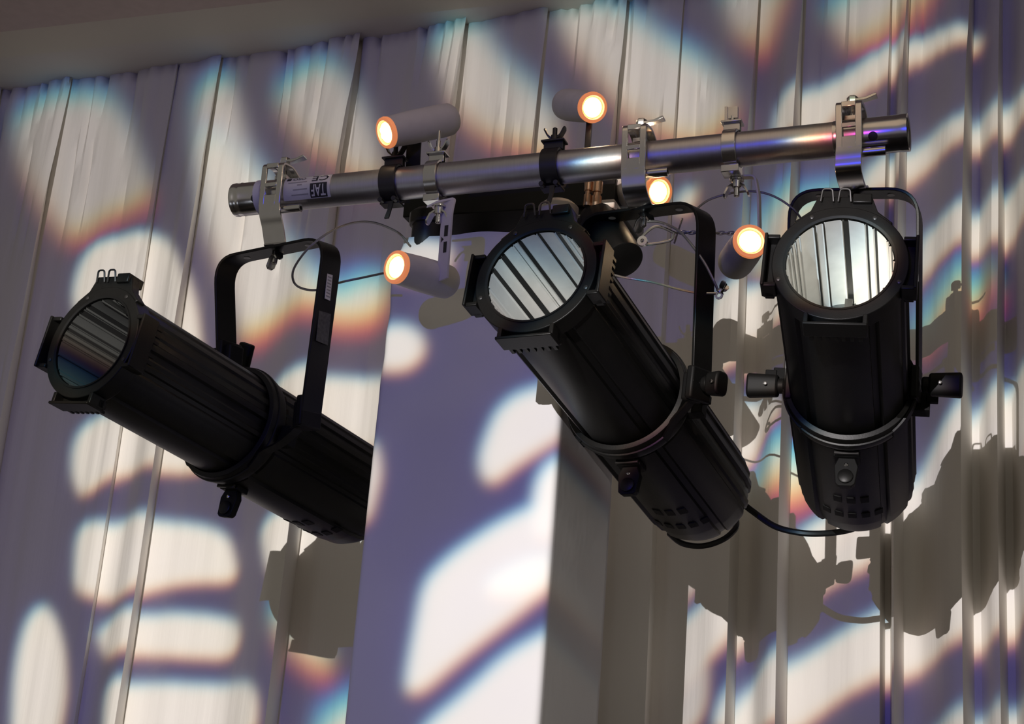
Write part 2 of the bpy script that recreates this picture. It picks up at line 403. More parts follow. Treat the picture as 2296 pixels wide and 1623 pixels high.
def curtain():
    rng = random.Random(4)
    steps = [(-1500, 26), (-1250, 22), (-1020, 28), (-800, 20), (-600, 26), (-420, 24), (-250, 18), (-80, 22), (175, 9), (290, 22), (637, 32), (900, 30), (1100, 20), (1300, 26), (1440, 12),
             (1636, 22), (1754, 26), (1971, 12), (2016, 22), (2176, 36), (2252, 14), (2330, 30), (2420, 22), (2560, 26), (2700, 30)]
    ev = []
    for px, w in steps:
        s = wall_s(px, 1511); pt = P0 + DW * s; pt.z = 1.8
        v = pt - EYE; l = pt - LW
        tc_ = -v.dot(DW) / -v.dot(NW); tl = -l.dot(DW) / -l.dot(NW)
        wm = w * (pt - EYE).length / FPX
        h = max(.012, min(.12, wm / max(.12, tc_ - 1.1 * max(tl, .02))))
        ev.append((s, h, -h * 1.12 * tl))
    # polyline: s, offset
    P = [(ev[0][0] - .3, .0, 0.)]
    for i, (s, h, ds) in enumerate(ev):
        s_prev = P[-1][0]; span = s - s_prev
        rise = min(span * .85, .10 + h)
        n = max(5, int(span / .012)); h0 = P[-1][1]
        for k in range(1, n + 1):
            q = s_prev + span * k / n
            t = max(0, min(1, (q - (s - rise)) / rise)); t = t * t * (3 - 2 * t)
            P.append((q, h0 + (h - h0) * t, 0.))
        for k in range(1, 5):
            t = k / 4
            P.append((s + ds * t, h * (1 - t), 0.))
        P.append((s + ds + .002, 0.0, 0.))
    ph = [(rng.uniform(18, 160), rng.uniform(0, 6.28), rng.uniform(-14, 14), rng.uniform(.3, 1)) for _ in range(26)]
    ph2 = [(rng.uniform(90, 330), rng.uniform(0, 6.28), rng.uniform(-26, 26), rng.uniform(.3, 1)) for _ in range(22)]
    z0, z1, nz = .02, ZC, 90
    V, F = [], []
    for j in range(nz + 1):
        tz = j / nz; z = z0 + (z1 - z0) * tz
        top = max(0, min(1, (z - 2.2) / 1.3)); damp = 1 - .72 * top ** 3
        for s, h, _ in P:
            w1 = sum(a * math.sin(k * s + p + dz * (z - 2) * .5) for k, p, dz, a in ph) * .0006 * (1 + .6 * top)
            w2 = sum(a * math.sin(k * s + p + dz * (z - 2) * .35 + 2 * math.sin(z * 1.7 + p)) for k, p, dz, a in ph2)
            w2 = -(max(0, w2 - .6) ** 1.25) * .0030 * top ** 1.3
            drift = .012 * math.sin(z * 1.3 + s * 2.0) * (z1 - z) / 2
            q = P0 + DW * (s + drift) + NW * (h * damp - .045 + w1 + w2)
            V.append(Vector((q.x, q.y, z)))
    n = len(P)
    for j in range(nz):
        for i in range(n - 1): F.append((j * n + i, j * n + i + 1, (j + 1) * n + i + 1, (j + 1) * n + i))
    mb = MB(); mb.v = V; mb.f = F
    me = bpy.data.meshes.new('stage_curtain')
    o0 = Vector((P0.x, P0.y, 0))
    me.from_pydata([tuple(v - o0) for v in V], [], F)
    me.polygons.foreach_set('use_smooth', [True] * len(F)); me.set_sharp_from_angle(angle=math.radians(50))
    me.materials.append(M['curtain'])
    o = bpy.data.objects.new('stage_curtain', me); COL.objects.link(o); o.location = o0
    sd = o.modifiers.new('cloth', 'SOLIDIFY'); sd.thickness = .0015; sd.offset = -1
    tag(o, 'off-white pleated floor-length curtain hanging behind the lighting bar', 'curtain')
curtain()

# back wall behind the cloth, ceiling, floor
wl = MB()
fr_w = frame(P0 - NW * .14, ZUP, x=DW)
wl.box(fr_w, (-1.0, .1, ZC / 2 - P0.z), (9.5, .05, ZC + .04))
tag(wl.build('wall_back', 'ceiling', flat=True), kind='structure')
# band of ceiling next to the curtain, and the lower brown soffit nearer the viewer
def ceil_pt(px, py, z):
    D = C(px, py, 1.0) - EYE; return EYE + D * ((z - EYE.z) / D.z)
a = P0 + DW * -6 - NW * .3; b = P0 + DW * 4 - NW * .3
edge0 = ceil_pt(0, 72, ZC - .03); edge1 = ceil_pt(640, 0, ZC - .03); ed = (edge1 - edge0); ed.z = 0; ed.normalize()
c0 = edge0 - ed * 5; c1 = edge0 + ed * 6
mb = MB()
quad = [Vector((a.x, a.y, ZC)), Vector((b.x, b.y, ZC)), Vector((c1.x, c1.y, ZC)), Vector((c0.x, c0.y, ZC))]
mb.add(quad + [q + ZUP * .06 for q in quad], [(0, 1, 2, 3), (7, 6, 5, 4), (0, 4, 5, 1), (1, 5, 6, 2), (2, 6, 7, 3), (3, 7, 4, 0)])
tag(mb.build('ceiling', 'ceiling', flat=True), kind='structure')
nrm = Vector((ed.y, -ed.x, 0))
if nrm.y > 0: nrm = -nrm
mb = MB()
d0, d1 = c0 + nrm * 1.1, c1 + nrm * 1.1
quad = [Vector((c0.x, c0.y, ZC - .03)), Vector((c1.x, c1.y, ZC - .03)), Vector((d1.x, d1.y, ZC - .03)), Vector((d0.x, d0.y, ZC - .03))]
mb.add(quad + [q + ZUP * .09 for q in quad], [(0, 1, 2, 3), (7, 6, 5, 4), (0, 4, 5, 1), (1, 5, 6, 2), (2, 6, 7, 3), (3, 7, 4, 0)])
tag(mb.build('trim_1', 'brown', flat=True), kind='structure')
mb = MB(); mb.box(Matrix.Identity(4), (0, 1.5, -.025), (9, 9, .05))
tag(mb.build('floor', 'floor', flat=True), kind='structure')

# ------------------------------------------------------------------ pipe
PL, PR = C(530, 449, 2.81), C(2036, 297, 2.47)
PA = (PR - PL).normalized()
PU = (ZUP - PA * ZUP.dot(PA)).normalized()
PF = PU.cross(PA) * -1
if PF.dot(EYE - PL) < 0: PF = -PF                     # towards the viewer
RP = .0252
def on_pipe(px):
    """point of the pipe's axis seen at column px"""
    lo, hi = -.2, 1.2
    for _ in range(40):
        mid = (lo + hi) / 2; q = PL.lerp(PR, mid) - EYE
        c = C2W.transposed() @ q
        if c.x / c.z * FPX + CX < px: lo = mid
        else: hi = mid
    return PL.lerp(PR, lo)
def pf(px):                                            # frame on the pipe: x along it, y towards the viewer, z up
    f = Matrix((PA, PF, PU)).transposed().to_4x4(); f.translation = on_pipe(px); return f

pipe = thing('lighting_bar', 'long round silver aluminium bar from which the spotlights hang', 'bar', pf(1285))
pz = frame(PL, PA, x=PF); LP = (PR - PL).length
mb = MB(); mb.lathe(pz, [(RP - .003, .0), (RP, .003), (RP, LP - .003), (RP - .003, LP), (RP - .0045, LP - .002), (RP - .0045, .002)], 48, close=True)
mb.build('tube', 'alu', pipe)
for z0, z1 in ((0, .085), (LP - .10, LP)):             # turned connector sleeves at both ends
    mb = MB()
    mb.lathe(pz, [(RP - .004, z0 + .001), (RP + .0008, z0 - .001), (RP + .0014, z0 + .004), (RP + .0008, z0 + .006), (RP + .0008, z0 + .012), (RP + .0014, z0 + .014),
                  (RP + .0008, z0 + .016), (RP + .0008, z1 - .012), (RP + .0014, z1 - .008), (RP + .0014, z1 + .001), (RP - .004, z1)], 48, close=True)
    mb.build('end_sleeve', 'chrome', pipe)
for s_, px in ((.045, 0), (LP - .045, 1)):
    q = pz @ Vector((0, 0, s_))
    dr = (PF * .95 - PU * .45).normalized()
    mb = MB(); mb.lathe(frame(q + dr * (RP + .0006), dr), [(.0, .0006), (.0055, .0006), (.0065, .0003), (.0065, -.001)], 20)
    mb.build('bolt_hole', 'dark', pipe)
# sticker, wrapped round the tube, printed upside down
def cyl_pt(s, ang, r):
    return PL + PA * s + (PF * math.cos(ang) + PU * math.sin(ang)) * r
def s_of(px): return (on_pipe(px) - PL).length
sa, sb = s_of(651), s_of(755); a0, a1 = math.radians(48), math.radians(-46)
def patch(mb_, s0, s1, b0, b1, r, n=14):
    V = []; F = []
    for i in range(n + 1):
        an = b0 + (b1 - b0) * i / n
        V += [cyl_pt(s0, an, r), cyl_pt(s1, an, r), cyl_pt(s0, an, r - .0004), cyl_pt(s1, an, r - .0004)]
    for i in range(n):
        k = i * 4; F += [(k, k + 1, k + 5, k + 4), (k + 2, k + 6, k + 7, k + 3), (k, k + 4, k + 6, k + 2), (k + 1, k + 3, k + 7, k + 5)]
    F += [(0, 2, 3, 1), (n * 4, n * 4 + 1, n * 4 + 3, n * 4 + 2)]
    return mb_.add(V, F)
mb = MB(); patch(mb, sa, sb, a0, a1, RP + .0007)
st = mb.build('sticker', 'paper', pipe); tag(st, 'white sticker with black lettering turned upside down')
def text_patch(word, s0, s1, b0, b1, material, r=RP + .0010):
    """lettering turned by half a turn, laid on the tube between s0..s1 and angles b0 (low) .. b1 (high)"""
    cu = bpy.data.curves.new('t', 'FONT'); cu.body = word; cu.extrude = 0; cu.resolution_u = 3; cu.offset = .012
    ob = bpy.data.objects.new('t', cu); COL.objects.link(ob)
    bpy.context.view_layer.update()
    me = bpy.data.meshes.new_from_object(ob.evaluated_get(bpy.context.evaluated_depsgraph_get()))
    bpy.data.objects.remove(ob); bpy.data.curves.remove(cu)
    bm = bmesh.new(); bm.from_mesh(me)
    ys = [v.co.y for v in bm.verts]
    for k in range(1, 14):                            # cut across so the letters follow the round tube
        bmesh.ops.bisect_plane(bm, geom=bm.verts[:] + bm.edges[:] + bm.faces[:], plane_co=(0, min(ys) + (max(ys) - min(ys)) * k / 14, 0), plane_no=(0, 1, 0))
    bmesh.ops.triangulate(bm, faces=bm.faces[:])
    bm.to_mesh(me); bm.free()
    X = [v.co.x for v in me.vertices]; Y = [v.co.y for v in me.vertices]
    x0_, x1_, y0_, y1_ = min(X), max(X), min(Y), max(Y)
    V = []
    for v in me.vertices:
        fx = (v.co.x - x0_) / (x1_ - x0_); fy = (v.co.y - y0_) / (y1_ - y0_)
        V.append(cyl_pt(s1 + (s0 - s1) * fx, b1 + (b0 - b1) * fy, r))
    mb_ = MB(); mb_.add(V, [tuple(p.vertices) for p in me.polygons])
    bpy.data.meshes.remove(me)
    mb_.build('lettering', material, st, flat=True)
D_ = math.radians
ws = sb - sa
text_patch('CE', sa + ws * .60, sa + ws * .95, D_(16), D_(42), 'ink')
mb = MB(); patch(mb, sa + ws * .58, sa + ws * .94, D_(-43), D_(8), RP + .0010); mb.build('print_block', 'ink', st)
text_patch('TAF', sa + ws * .61, sa + ws * .91, D_(-38), D_(2), 'paper', RP + .0014)
text_patch('OSO', sa + ws * .18, sa + ws * .46, D_(28), D_(41), 'ink')
mb = MB(); patch(mb, sa + ws * .05, sa + ws * .14, D_(29), D_(42), RP + .0010); mb.build('print_block', 'ink', st)
for i, (q0, q1) in enumerate(((.10, .50), (.30, .40), (.22, .52), (.18, .54))):
    mb = MB(); b_ = (16, 5, -12, -30)[i]; patch(mb, sa + ws * q0, sa + ws * q1, D_(b_), D_(b_ + 4), RP + .0010, 4); mb.build('print_line', 'grey_ink', st)
mb = MB(); mb.lathe(pz, [(RP + .0002, s_of(583)), (RP + .0022, s_of(584)), (RP + .0022, s_of(598)), (RP + .0002, s_of(600))], 40, close=True)
mb.build('tape_ring', 'white', pipe)

# ------------------------------------------------------------------ clamps
def wing_nut(mb_, c, ax, side, s=1.0):
    """bolt end, nut and two wings; ax points out of the clamp"""
    ax = ax.normalized(); side = (side - ax * side.dot(ax)).normalized()
    f = frame(c, ax, x=side)
    mb_.lathe(f, [(.008 * s, 0), (.008 * s, .002 * s), (.0055 * s, .002 * s), (.005 * s, .010 * s), (.0032 * s, .011 * s), (.0032 * s, .020 * s), (.002 * s, .021 * s)], 16)
    for sg in (-1, 1):
        pts = [f @ Vector((sg * .004 * s, 0, .006 * s)), f @ Vector((sg * .009 * s, 0, .010 * s)), f @ Vector((sg * .013 * s, 0, .018 * s)), f @ Vector((sg * .0135 * s, 0, .021 * s))]
        mb_.strip(pts, f.to_3x3() @ Vector((0, 1, 0)), [.007 * s, .010 * s, .010 * s, .005 * s], .002 * s)

HG = 'hook clamps carrying the three black spotlights'
def hook_clamp(px, label, yoke_top):
    f = pf(px)
    t = thing('hook_clamp', label, 'clamp', f, None)
    X = f.to_3x3() @ Vector((1, 0, 0))
    g = lambda y, z: f @ Vector((0, y, z))
    path = rounded([g(-.034, .012), g(-.030, .036), g(.000, .046), g(.034, .040), g(.0345, -.030)], .010, 5)
    for sg in (-1, 1):                                  # two rails with cross pieces leave the slots open
        mb_ = MB(); mb_.strip([p + X * sg * .0135 for p in path], X, .009, .004); mb_.build('rail', 'chrome', t, bevel=.0008)
    for y, z, hh in ((.0345, .036, .008), (.0345, .004, .007), (.0345, -.022, .018)):
        mb_ = MB(); mb_.strip([g(y, z + hh / 2), g(y, z - hh / 2)], X, .020, .004); mb_.build('cross_piece', 'chrome', t, bevel=.0008)
    top = MB(); top.strip([g(-.031, .030), g(-.026, .038), g(-.006, .0465), g(.012, .0455)], X, .020, .004); top.build('cross_piece', 'chrome', t)
    bot = f.inverted() @ yoke_top
    yb = Vector((0, bot.y, bot.z))
    low = smooth_path([g(.0345, -.028), g(.0335, -.045), g(.026, -.062), g(.5 * bot.y + .010, bot.z * .5 - .038), g(bot.y + .004, bot.z + .003), g(bot.y - .012, bot.z + .0035)], 5)
    off = bot.x
    low = [p + X * off * (i / (len(low) - 1)) for i, p in enumerate(low)]
    mb_ = MB(); mb_.strip(low, X, .036, .004); mb_.build('lower_leg', 'chrome', t, bevel=.0008)
    mb_ = MB(); mb_.box(f, (.0, -.004, .029), (.020, .022, .006)); mb_.cyl(g(-.004, .030), g(-.004, .062), .0042, n=14)
    mb_.build('jaw_screw', 'chrome', t)
    mb_ = MB()
    mb_.strip([f @ Vector((.004, -.004, .058)), f @ Vector((.020, -.004, .060)), f @ Vector((.034, -.004, .064))], f.to_3x3() @ Vector((0, 1, 0)), [.014, .010, .014], .004)
    mb_.lathe(frame(g(-.004, .052), PU), [(.007, 0), (.0085, .002), (.0085, .012), (.006, .014)], 6)
    mb_.build('tightening_lever', 'chrome', t, bevel=.0006)
    mb_ = MB()
    q0 = f @ Vector((.012, .022, -.034)); q1 = f @ Vector((.050, .022, -.034))
    mb_.lathe(frame(q0, q1 - q0), [(.0035, .0), (.0065, 0), (.0065, .036), (.0035, .036), (.0035, .002)], 20)
    mb_.build('pivot_sleeve', 'chrome', t)
    n = (bot - Vector((bot.x, bot.y, 0))).normalized()
    mb_ = MB(); wing_nut(mb_, yoke_top - PU * .0025, -PU * .94 + PF * .25, X * .7 + PF * .7, 1.35); mb_.build('wing_nut', 'chrome', t)
    return t

def half_clamp(px, label, material, wing_top=True, tall=0.0, block=True, w=.020):
    f = pf(px); t = thing('pipe_clamp', label, 'clamp', f)
    X = f.to_3x3() @ Vector((1, 0, 0)); R_ = RP + .0032
    pts = [f @ Vector((0, math.cos(a_) * R_, math.sin(a_) * R_)) for a_ in [D_(-80 + 340 * k / 34 + 10) for k in range(35)]]
    arcs = [[f @ Vector((0, math.cos(D_(a_)) * R_, math.sin(D_(a_)) * R_)) for a_ in range(-82, 83, 6)], [f @ Vector((0, math.cos(D_(a_)) * R_, math.sin(D_(a_)) * R_)) for a_ in range(98, 263, 6)]]
    for arc in arcs:
        mb_ = MB(); mb_.strip(arc, X, w, .004); mb_.build('jaw', material, t, bevel=.0006)
    mb_ = MB()
    for sg in (-1, 1): mb_.box(f, (0, sg * .0045, R_ + .006), (w + .004, .003, .013))
    mb_.box(f, (0, 0, R_ + .0135), (w + .010, .022, .003)); mb_.build('flange', material, t, bevel=.0006)
    mb_ = MB()
    base = f @ Vector((0, 0, R_ + .013))
    if wing_top: wing_nut(mb_, base, PU, X, 1.15 + tall * .3)
    else:
        mb_.cyl(base, base + PU * .012, .0035, n=12)
        mb_.box(f, (.001, 0, R_ + .030), (.014, .006, .018)); mb_.box(f, (-.009, .001, R_ + .029), (.004, .005, .022))
    if tall: mb_.cyl(base + PU * .018, base + PU * (.018 + tall), .0026, n=12)
    mb_.build('wing_nut', 'chrome' if material == 'chrome' else 'dark', t)
    if block:
        mb_ = MB(); mb_.box(f, (0, .004, -R_ - .006), (w + .006, .026, .011)); mb_.build('base_block', 'chrome', t, bevel=.001)
    else:
        mb_ = MB(); mb_.box(f, (0, 0, -R_ - .005), (w + .006, .020, .004))
        for sg in (-1, 1): mb_.cyl(f @ Vector((sg * .011, .011, -R_ - .003)), f @ Vector((sg * .011, .022, -R_ - .004)), .004, n=10)
        mb_.build('base_flange', material, t, bevel=.0006)
        mb_ = MB(); mb_.strip([f @ Vector((.004, .012, -R_ - .005)), f @ Vector((.003, .014, -R_ - .020)), f @ Vector((0, .016, -R_ - .034))], X, [.008, .006, .007], .003)
        mb_.build('lever', material, t)
    return t

# ------------------------------------------------------------------ profile spotlights
RB = .083
def barrel_r(t, r, z):
    a_ = math.degrees(t) % 360                     # 270 is the underside
    d = abs((a_ - 270 + 180) % 360 - 180)          # 0 under, 180 on top
    k = r / RB
    if d < 30: return r * (.985 + .0 * d)
    if 30 <= d < 38: return r * .935
    if 38 <= d < 60: return r * .995
    if 60 <= d < 84: return r * (1.0 if int((d - 60) / 6) % 2 == 0 else .965)
    if 84 <= d < 92: return r * .95
    if 92 <= d < 140: return r * (1.0 if int((d - 92) / 8) % 2 == 0 else .965)
    return r * .99
NB = 180

def spotlight(ring, tail, near_px, yoke, label, sticker=False, seed=0, knob_far=True, knob_near=True, roll=0, klen=.044, bore='flute'):
    """ring: centre of the front; tail: centre of the back; yoke: four room points (top a, top b, end a, end b)"""
    z = (ring - tail).normalized(); Ltot = (ring - tail).length
    ta, tb, ea, eb = yoke
    x = eb - ea; x = (x - z * x.dot(z)).normalized(); y = z.cross(x)
    mid = (ea + eb) / 2
    zc = (mid - tail).dot(z)                        # collar station measured from the tail
    org = tail + z * zc
    f = frame(org, z, x=x)
    t = thing('profile_spotlight', label, 'spotlight', f)
    f = f @ Matrix.Rotation(D_(roll), 4, 'Z')          # the lens tube can be turned in its collar
    g = lambda a_, b_, c_: f @ Vector((a_, b_, c_))
    zr, zt = Ltot - zc, -zc
    # lens tube
    mb_ = MB(); mb_.open_lathe(f, [(RB * .985, -.035), (RB, -.03), (RB, zr - .028), (RB * .93, zr - .026)], NB, barrel_r); mb_.build('barrel', 'black', t, angle=22)
    # lamp housing with its rounded back
    R2 = RB * 1.06
    hp = [(R2 * .96, -.028), (R2, -.034), (R2, zt + .055), (R2 * .985, zt + .050), (R2 * .965, zt + .028), (R2 * .88, zt + .010), (R2 * .70, zt + .002), (R2 * .35, zt - .004), (0.0, zt - .005)]
    mb_ = MB(); mb_.lathe(f, [(RB * .8, -.028)] + hp, NB, barrel_r)
    hs = mb_.build('lamp_housing', 'black', t, angle=22)
    # cooling slots on the underside, in two rows
    for row, (zz, angs, wa) in enumerate(((zt + .135, (-13, 0, 13), 7), (zt + .085, (-26, -13, 0, 13, 26), 8))):
        for a_ in angs:
            an = D_(270 + a_); fr_ = frame(g(math.cos(an) * R2 * .984, math.sin(an) * R2 * .984, zz), f.to_3x3() @ Vector((math.cos(an), math.sin(an), 0)), y=z)
            m2 = MB(); m2.box(fr_, (0, 0, -.0004), (.013, .019 - .004 * row, .0020)); m2.box(fr_, (0, .008, .0006), (.010, .002, .0016))
            m2.build('cooling_slot', 'black2', hs, bevel=.0005)
    # collar between tube and housing, with clamp straps
    col = MB(); col.lathe(f, [(RB * 1.0, .006), (RB * 1.085, .004), (RB * 1.10, -.004), (RB * 1.10, -.020), (RB * 1.085, -.026), (RB * 1.0, -.028)], 64, close=True)
    col.build('collar', 'black', t, bevel=.0005)
    col = MB(); col.lathe(f, [(RB * 1.09, -.006), (RB * 1.125, -.007), (RB * 1.125, -.011), (RB * 1.09, -.012)], 64, close=True); col.build('clamp_band', 'black', t)
    # front ring with gel-frame holders
    fro = MB()
    nn = 64; out = []; inn = []
    for k in range(nn):
        a_ = 2 * math.pi * k / nn
        out.append((.0845 * math.cos(a_), .0845 * math.sin(a_)))
        inn.append((.0672 * math.cos(a_), .0672 * math.sin(a_)))
    V = [g(px_, py_, zz) for zz in (zr - .028, zr) for px_, py_ in out] + [g(px_, py_, zz) for zz in (zr - .028, zr) for px_, py_ in inn]
    F = []
    for k in range(nn):
        k2 = (k + 1) % nn
        F += [(k, k2, nn + k2, nn + k), (2 * nn + k, 3 * nn + k, 3 * nn + k2, 2 * nn + k2), (nn + k, nn + k2, 3 * nn + k2, 3 * nn + k), (k, 2 * nn + k, 2 * nn + k2, k2)]
    fro.add(V, F)
    rg = fro.build('front_ring', 'black', t, bevel=.0012)
    rim = MB(); rim.lathe(f, [(.0672, zr + .0004), (.0705, zr + .0014), (.0705, zr - .004), (.0672, zr - .004)], 64, close=True); rim.build('retaining_ring', 'black2', t)
    for ang in (0, 180, 270):
        fa = f @ Matrix.Rotation(D_(ang), 4, 'Z')
        h_ = MB()
        h_.box(fa, (.0855, 0, zr - .020), (.012, .078, .016)); h_.box(fa, (.0935, 0, zr - .008), (.004, .078, .030))
        h_.box(fa, (.0855, .036, zr - .010), (.018, .006, .026)); h_.box(fa, (.0855, -.036, zr - .010), (.018, .006, .026))
        gh = h_.build('gel_holder', 'black', rg, bevel=.0012)
        for k in range(7):
            c_ = MB(); c_.box(fa, (.0925, -.030 + .010 * k, zr - .028), (.004, .0045, .012)); c_.build('fin', 'black', rg)
    top = MB()
    tabf = Matrix(f); 
    arc_ = [D_(48 + 84 * k / 10) for k in range(11)]
    tin = [(.0735 * math.cos(q), .0735 * math.sin(q)) for q in arc_]; tout = [(.0615, .063), (.042, .080), (.034, .102), (-.034, .102), (-.042, .080), (-.0615, .063)]
    oc_ = [tout[0], tout[1]] + [(.042 - .008 * k / 2, .080 + .022 * k / 2) for k in (1, 2)] + [(.017, .102), (0, .102), (-.017, .102)] + [(-.034 - .008 * k / 2, .102 - .022 * k / 2) for k in (0, 1, 2)] + [tout[5]]
    V = [g(px_, py_, zz) for zz in (zr - .018, zr - .002) for px_, py_ in tin + oc_]; F = []
    for k in range(10):
        F += [(k, k + 1, 12 + k, 11 + k), (22 + k, 33 + k, 34 + k, 23 + k), (11 + k, 12 + k, 34 + k, 33 + k), (k, 22 + k, 23 + k, k + 1)]
    F += [(0, 11, 33, 22), (10, 32, 43, 21)]
    top.add(V, F)
    top.box(f, (.022, .097, zr - .012), (.024, .014, .030))
    top.build('top_plate', 'black', rg, bevel=.0015)
    for sx_ in (-.022, .000):
        c_ = MB(); c_.tube(rounded([g(sx_ - .008, .092, zr + .001), g(sx_ - .006, .108, zr + .006), g(sx_ + .006, .108, zr + .006), g(sx_ + .008, .092, zr + .001)], .004, 4), .0014, 8)
        c_.build('spring_wire', 'dark', rg)
    for a_ in (60, 120, 200, 340):
        c_ = MB(); c_.lathe(frame(g(.0785 * math.cos(D_(a_)), .0785 * math.sin(D_(a_)), zr - .001), z), [(.003, 0), (.003, .0016), (.002, .0022)], 12); c_.build('screw', 'dark', rg)
    # fluted bare-metal bore with lens and its spider at the bottom
    rng = random.Random(seed)
    cuts = []; a_ = rng.uniform(0, 10)
    while a_ < 352:
        w_ = rng.choice((1.6, 2.4, 4.5, 7)); cuts.append((a_, w_)); a_ += w_ + rng.choice((5, 8, 13, 19))
    def flute(th, r, zz):
        q = math.degrees(th)
        for c_, w_ in cuts:
            if c_ <= q < c_ + w_: return r
            if c_ + w_ <= q < c_ + w_ + 1.3: return r * .962      # a rib beside each groove
        return r * .985
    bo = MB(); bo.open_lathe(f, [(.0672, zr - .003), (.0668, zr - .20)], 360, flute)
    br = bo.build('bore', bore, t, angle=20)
    gv_ = MB()  # dark sheets in the grooves, shadow painted as black
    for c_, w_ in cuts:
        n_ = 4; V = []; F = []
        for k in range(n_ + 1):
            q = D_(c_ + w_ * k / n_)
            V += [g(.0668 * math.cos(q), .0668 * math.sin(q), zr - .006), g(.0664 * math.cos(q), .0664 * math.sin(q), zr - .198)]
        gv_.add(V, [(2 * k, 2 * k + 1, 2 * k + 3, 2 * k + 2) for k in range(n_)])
    gv_.build('groove_shadow', 'groove', br)
    le = MB(); le.lathe(f, [(.068, zr - .205), (.066, zr - .198), (.050, zr - .186), (.028, zr - .178), (0, zr - .175)], 48); le.build('lens', 'lens', t)
    sp = MB()
    for a_ in (90, 215, 325):
        c0_, s0_ = math.cos(D_(a_)), math.sin(D_(a_))
        sp.strip([g(c0_ * .010, s0_ * .010, zr - .172), g(c0_ * .062, s0_ * .062, zr - .182)], f.to_3x3() @ Vector((-s0_, c0_, 0)), .010, .004)
    sp.lathe(frame(g(0, 0, zr - .176), z), [(.014, 0), (.014, .006), (.006, .008)], 20)
    sp.build('lens_spider', 'dark', t)
    # yoke: flat bar bent in a U
    wd = (tb - ta).cross(ea - ta).normalized()
    pth = rounded([ea, ta, tb, eb], .042, 8)
    yk = MB(); yk.strip(pth, wd, .042, .0045); yo = yk.build('yoke', 'black', t, bevel=.0008)
    up = ((ta - ea) + (tb - eb)).normalized()
    for q in (.22, .30, .70, .78)[::3] + ((.5,) if False else ()):
        c_ = MB(); pc = ta.lerp(tb, q)
        c_.lathe(frame(pc - up * .0016, -up), [(.0, .0012), (.0055, .0012), (.0055, .0016), (.0, .0016)], 18); c_.build('bolt_hole', 'paper', yo)
    for (e_, sg, kn) in ((ea, -1, knob_far), (eb, 1, knob_near)):
        ex = (tb - ta).normalized() * sg
        fe = frame(e_, ex, y=up)
        br_ = MB(); br_.box(fe, (0, 0, -.004), (.046, .046, .012)); br_.box(fe, (0, -.004, -.014), (.030, .040, .016)); br_.build('pivot_block', 'black2', t, bevel=.003)
        # strap from the pivot block down to the collar
        loc = f.inverted() @ e_
        an0 = math.atan2(loc.y, loc.x); an1 = D_(270 + sg * 42)
        if sg < 0 and an0 > 0: an0 -= 2 * math.pi; an1 = D_(270 - 42) - 2 * math.pi
        if sg < 0 and an0 < -math.pi: pass
        rr0 = math.hypot(loc.x, loc.y)
        if sg > 0: an1 = D_(-90 + 42)
        pts = []; wds = []
        for k in range(10):
            q = k / 9; an = an0 + (an1 - an0) * q; rr = rr0 + (RB * 1.12 - rr0) * min(1, q * 1.6)
            zz = loc.z * (1 - q) + (-.012) * q
            pts.append(g(rr * math.cos(an), rr * math.sin(an), zz)); wds.append(z)
        s_ = MB(); s_.strip(pts, wds, .016, .003); s_.build('clamp_strap', 'black', t)
        if kn:
            k_ = MB()
            k_.lathe(fe, [(.011, .004), (.011, .016), (.008, .018)], 20)
            k_.prism(frame(fe @ Vector((0, 0, .014)), ex, y=up), [(.0125 * math.copysign(abs(math.cos(q_)) ** .6, math.cos(q_)), .0155 * math.copysign(abs(math.sin(q_)) ** .6, math.sin(q_))) for q_ in [2 * math.pi * i_ / 24 + .1 for i_ in range(24)]], 0, klen, 1.12)
            k_.build('tilt_knob', 'black2', t, bevel=.003)
            c_ = MB(); c_.lathe(frame(fe @ Vector((0, 0, .030)) - wd * 0, -wd if wd.dot(EYE - e_) < 0 else wd), [(.0025, .015), (.0025, .0185), (.001, .019)], 10); c_.build('screw', 'chrome', t)
    # shutter levers above the collar, and the focus knob under the housing
    for sx_, sy_ in ((-1, .2), (1, -.1)):
        l_ = MB(); l_.box(f, (sx_ * .096, sy_ * .1, -.030), (.026, .030, .020)); l_.box(f, (sx_ * .112, sy_ * .1 + .004, -.022), (.016, .012, .008)); l_.build('shutter_lever', 'black2', t, bevel=.001)
    k_ = MB()
    fk = frame(g(0, -R2 * .98, -.052), f.to_3x3() @ Vector((0, -1, 0)), y=z)
    k_.box(fk, (0, 0, .002), (.036, .026, .008)); k_.build('focus_plate', 'black2', t, bevel=.0015)
    nz_ = fk.to_3x3() @ Vector((0, 0, 1))
    kb = MB(); kb.prism(frame(fk.translation, -z, y=nz_), [(-.011, .004), (.011, .004), (.0165, .018), (.0135, .044), (.009, .048), (-.009, .048), (-.0135, .044), (-.0165, .018)], -.006, .007, .96); kb.build('focus_knob', 'black2', t, bevel=.0012)
    kb = MB(); kb.lathe(frame(fk @ Vector((0, .006, .034)), z), [(.0095, -.001), (.0105, .001), (.0105, .003), (.009, .004), (0, .004)], 24); kb.build('knob_cap', 'black', t)
    kb = MB(); kb.lathe(frame(fk @ Vector((0, .006, .016)), z), [(.0028, 0), (.0028, .002), (.0015, .003)], 12); kb.build('screw', 'chrome', t)
    kb = MB(); kb.box(fk, (0, .018, .003), (.034, .005, .006)); kb.build('focus_clip', 'dark', t, bevel=.0008)
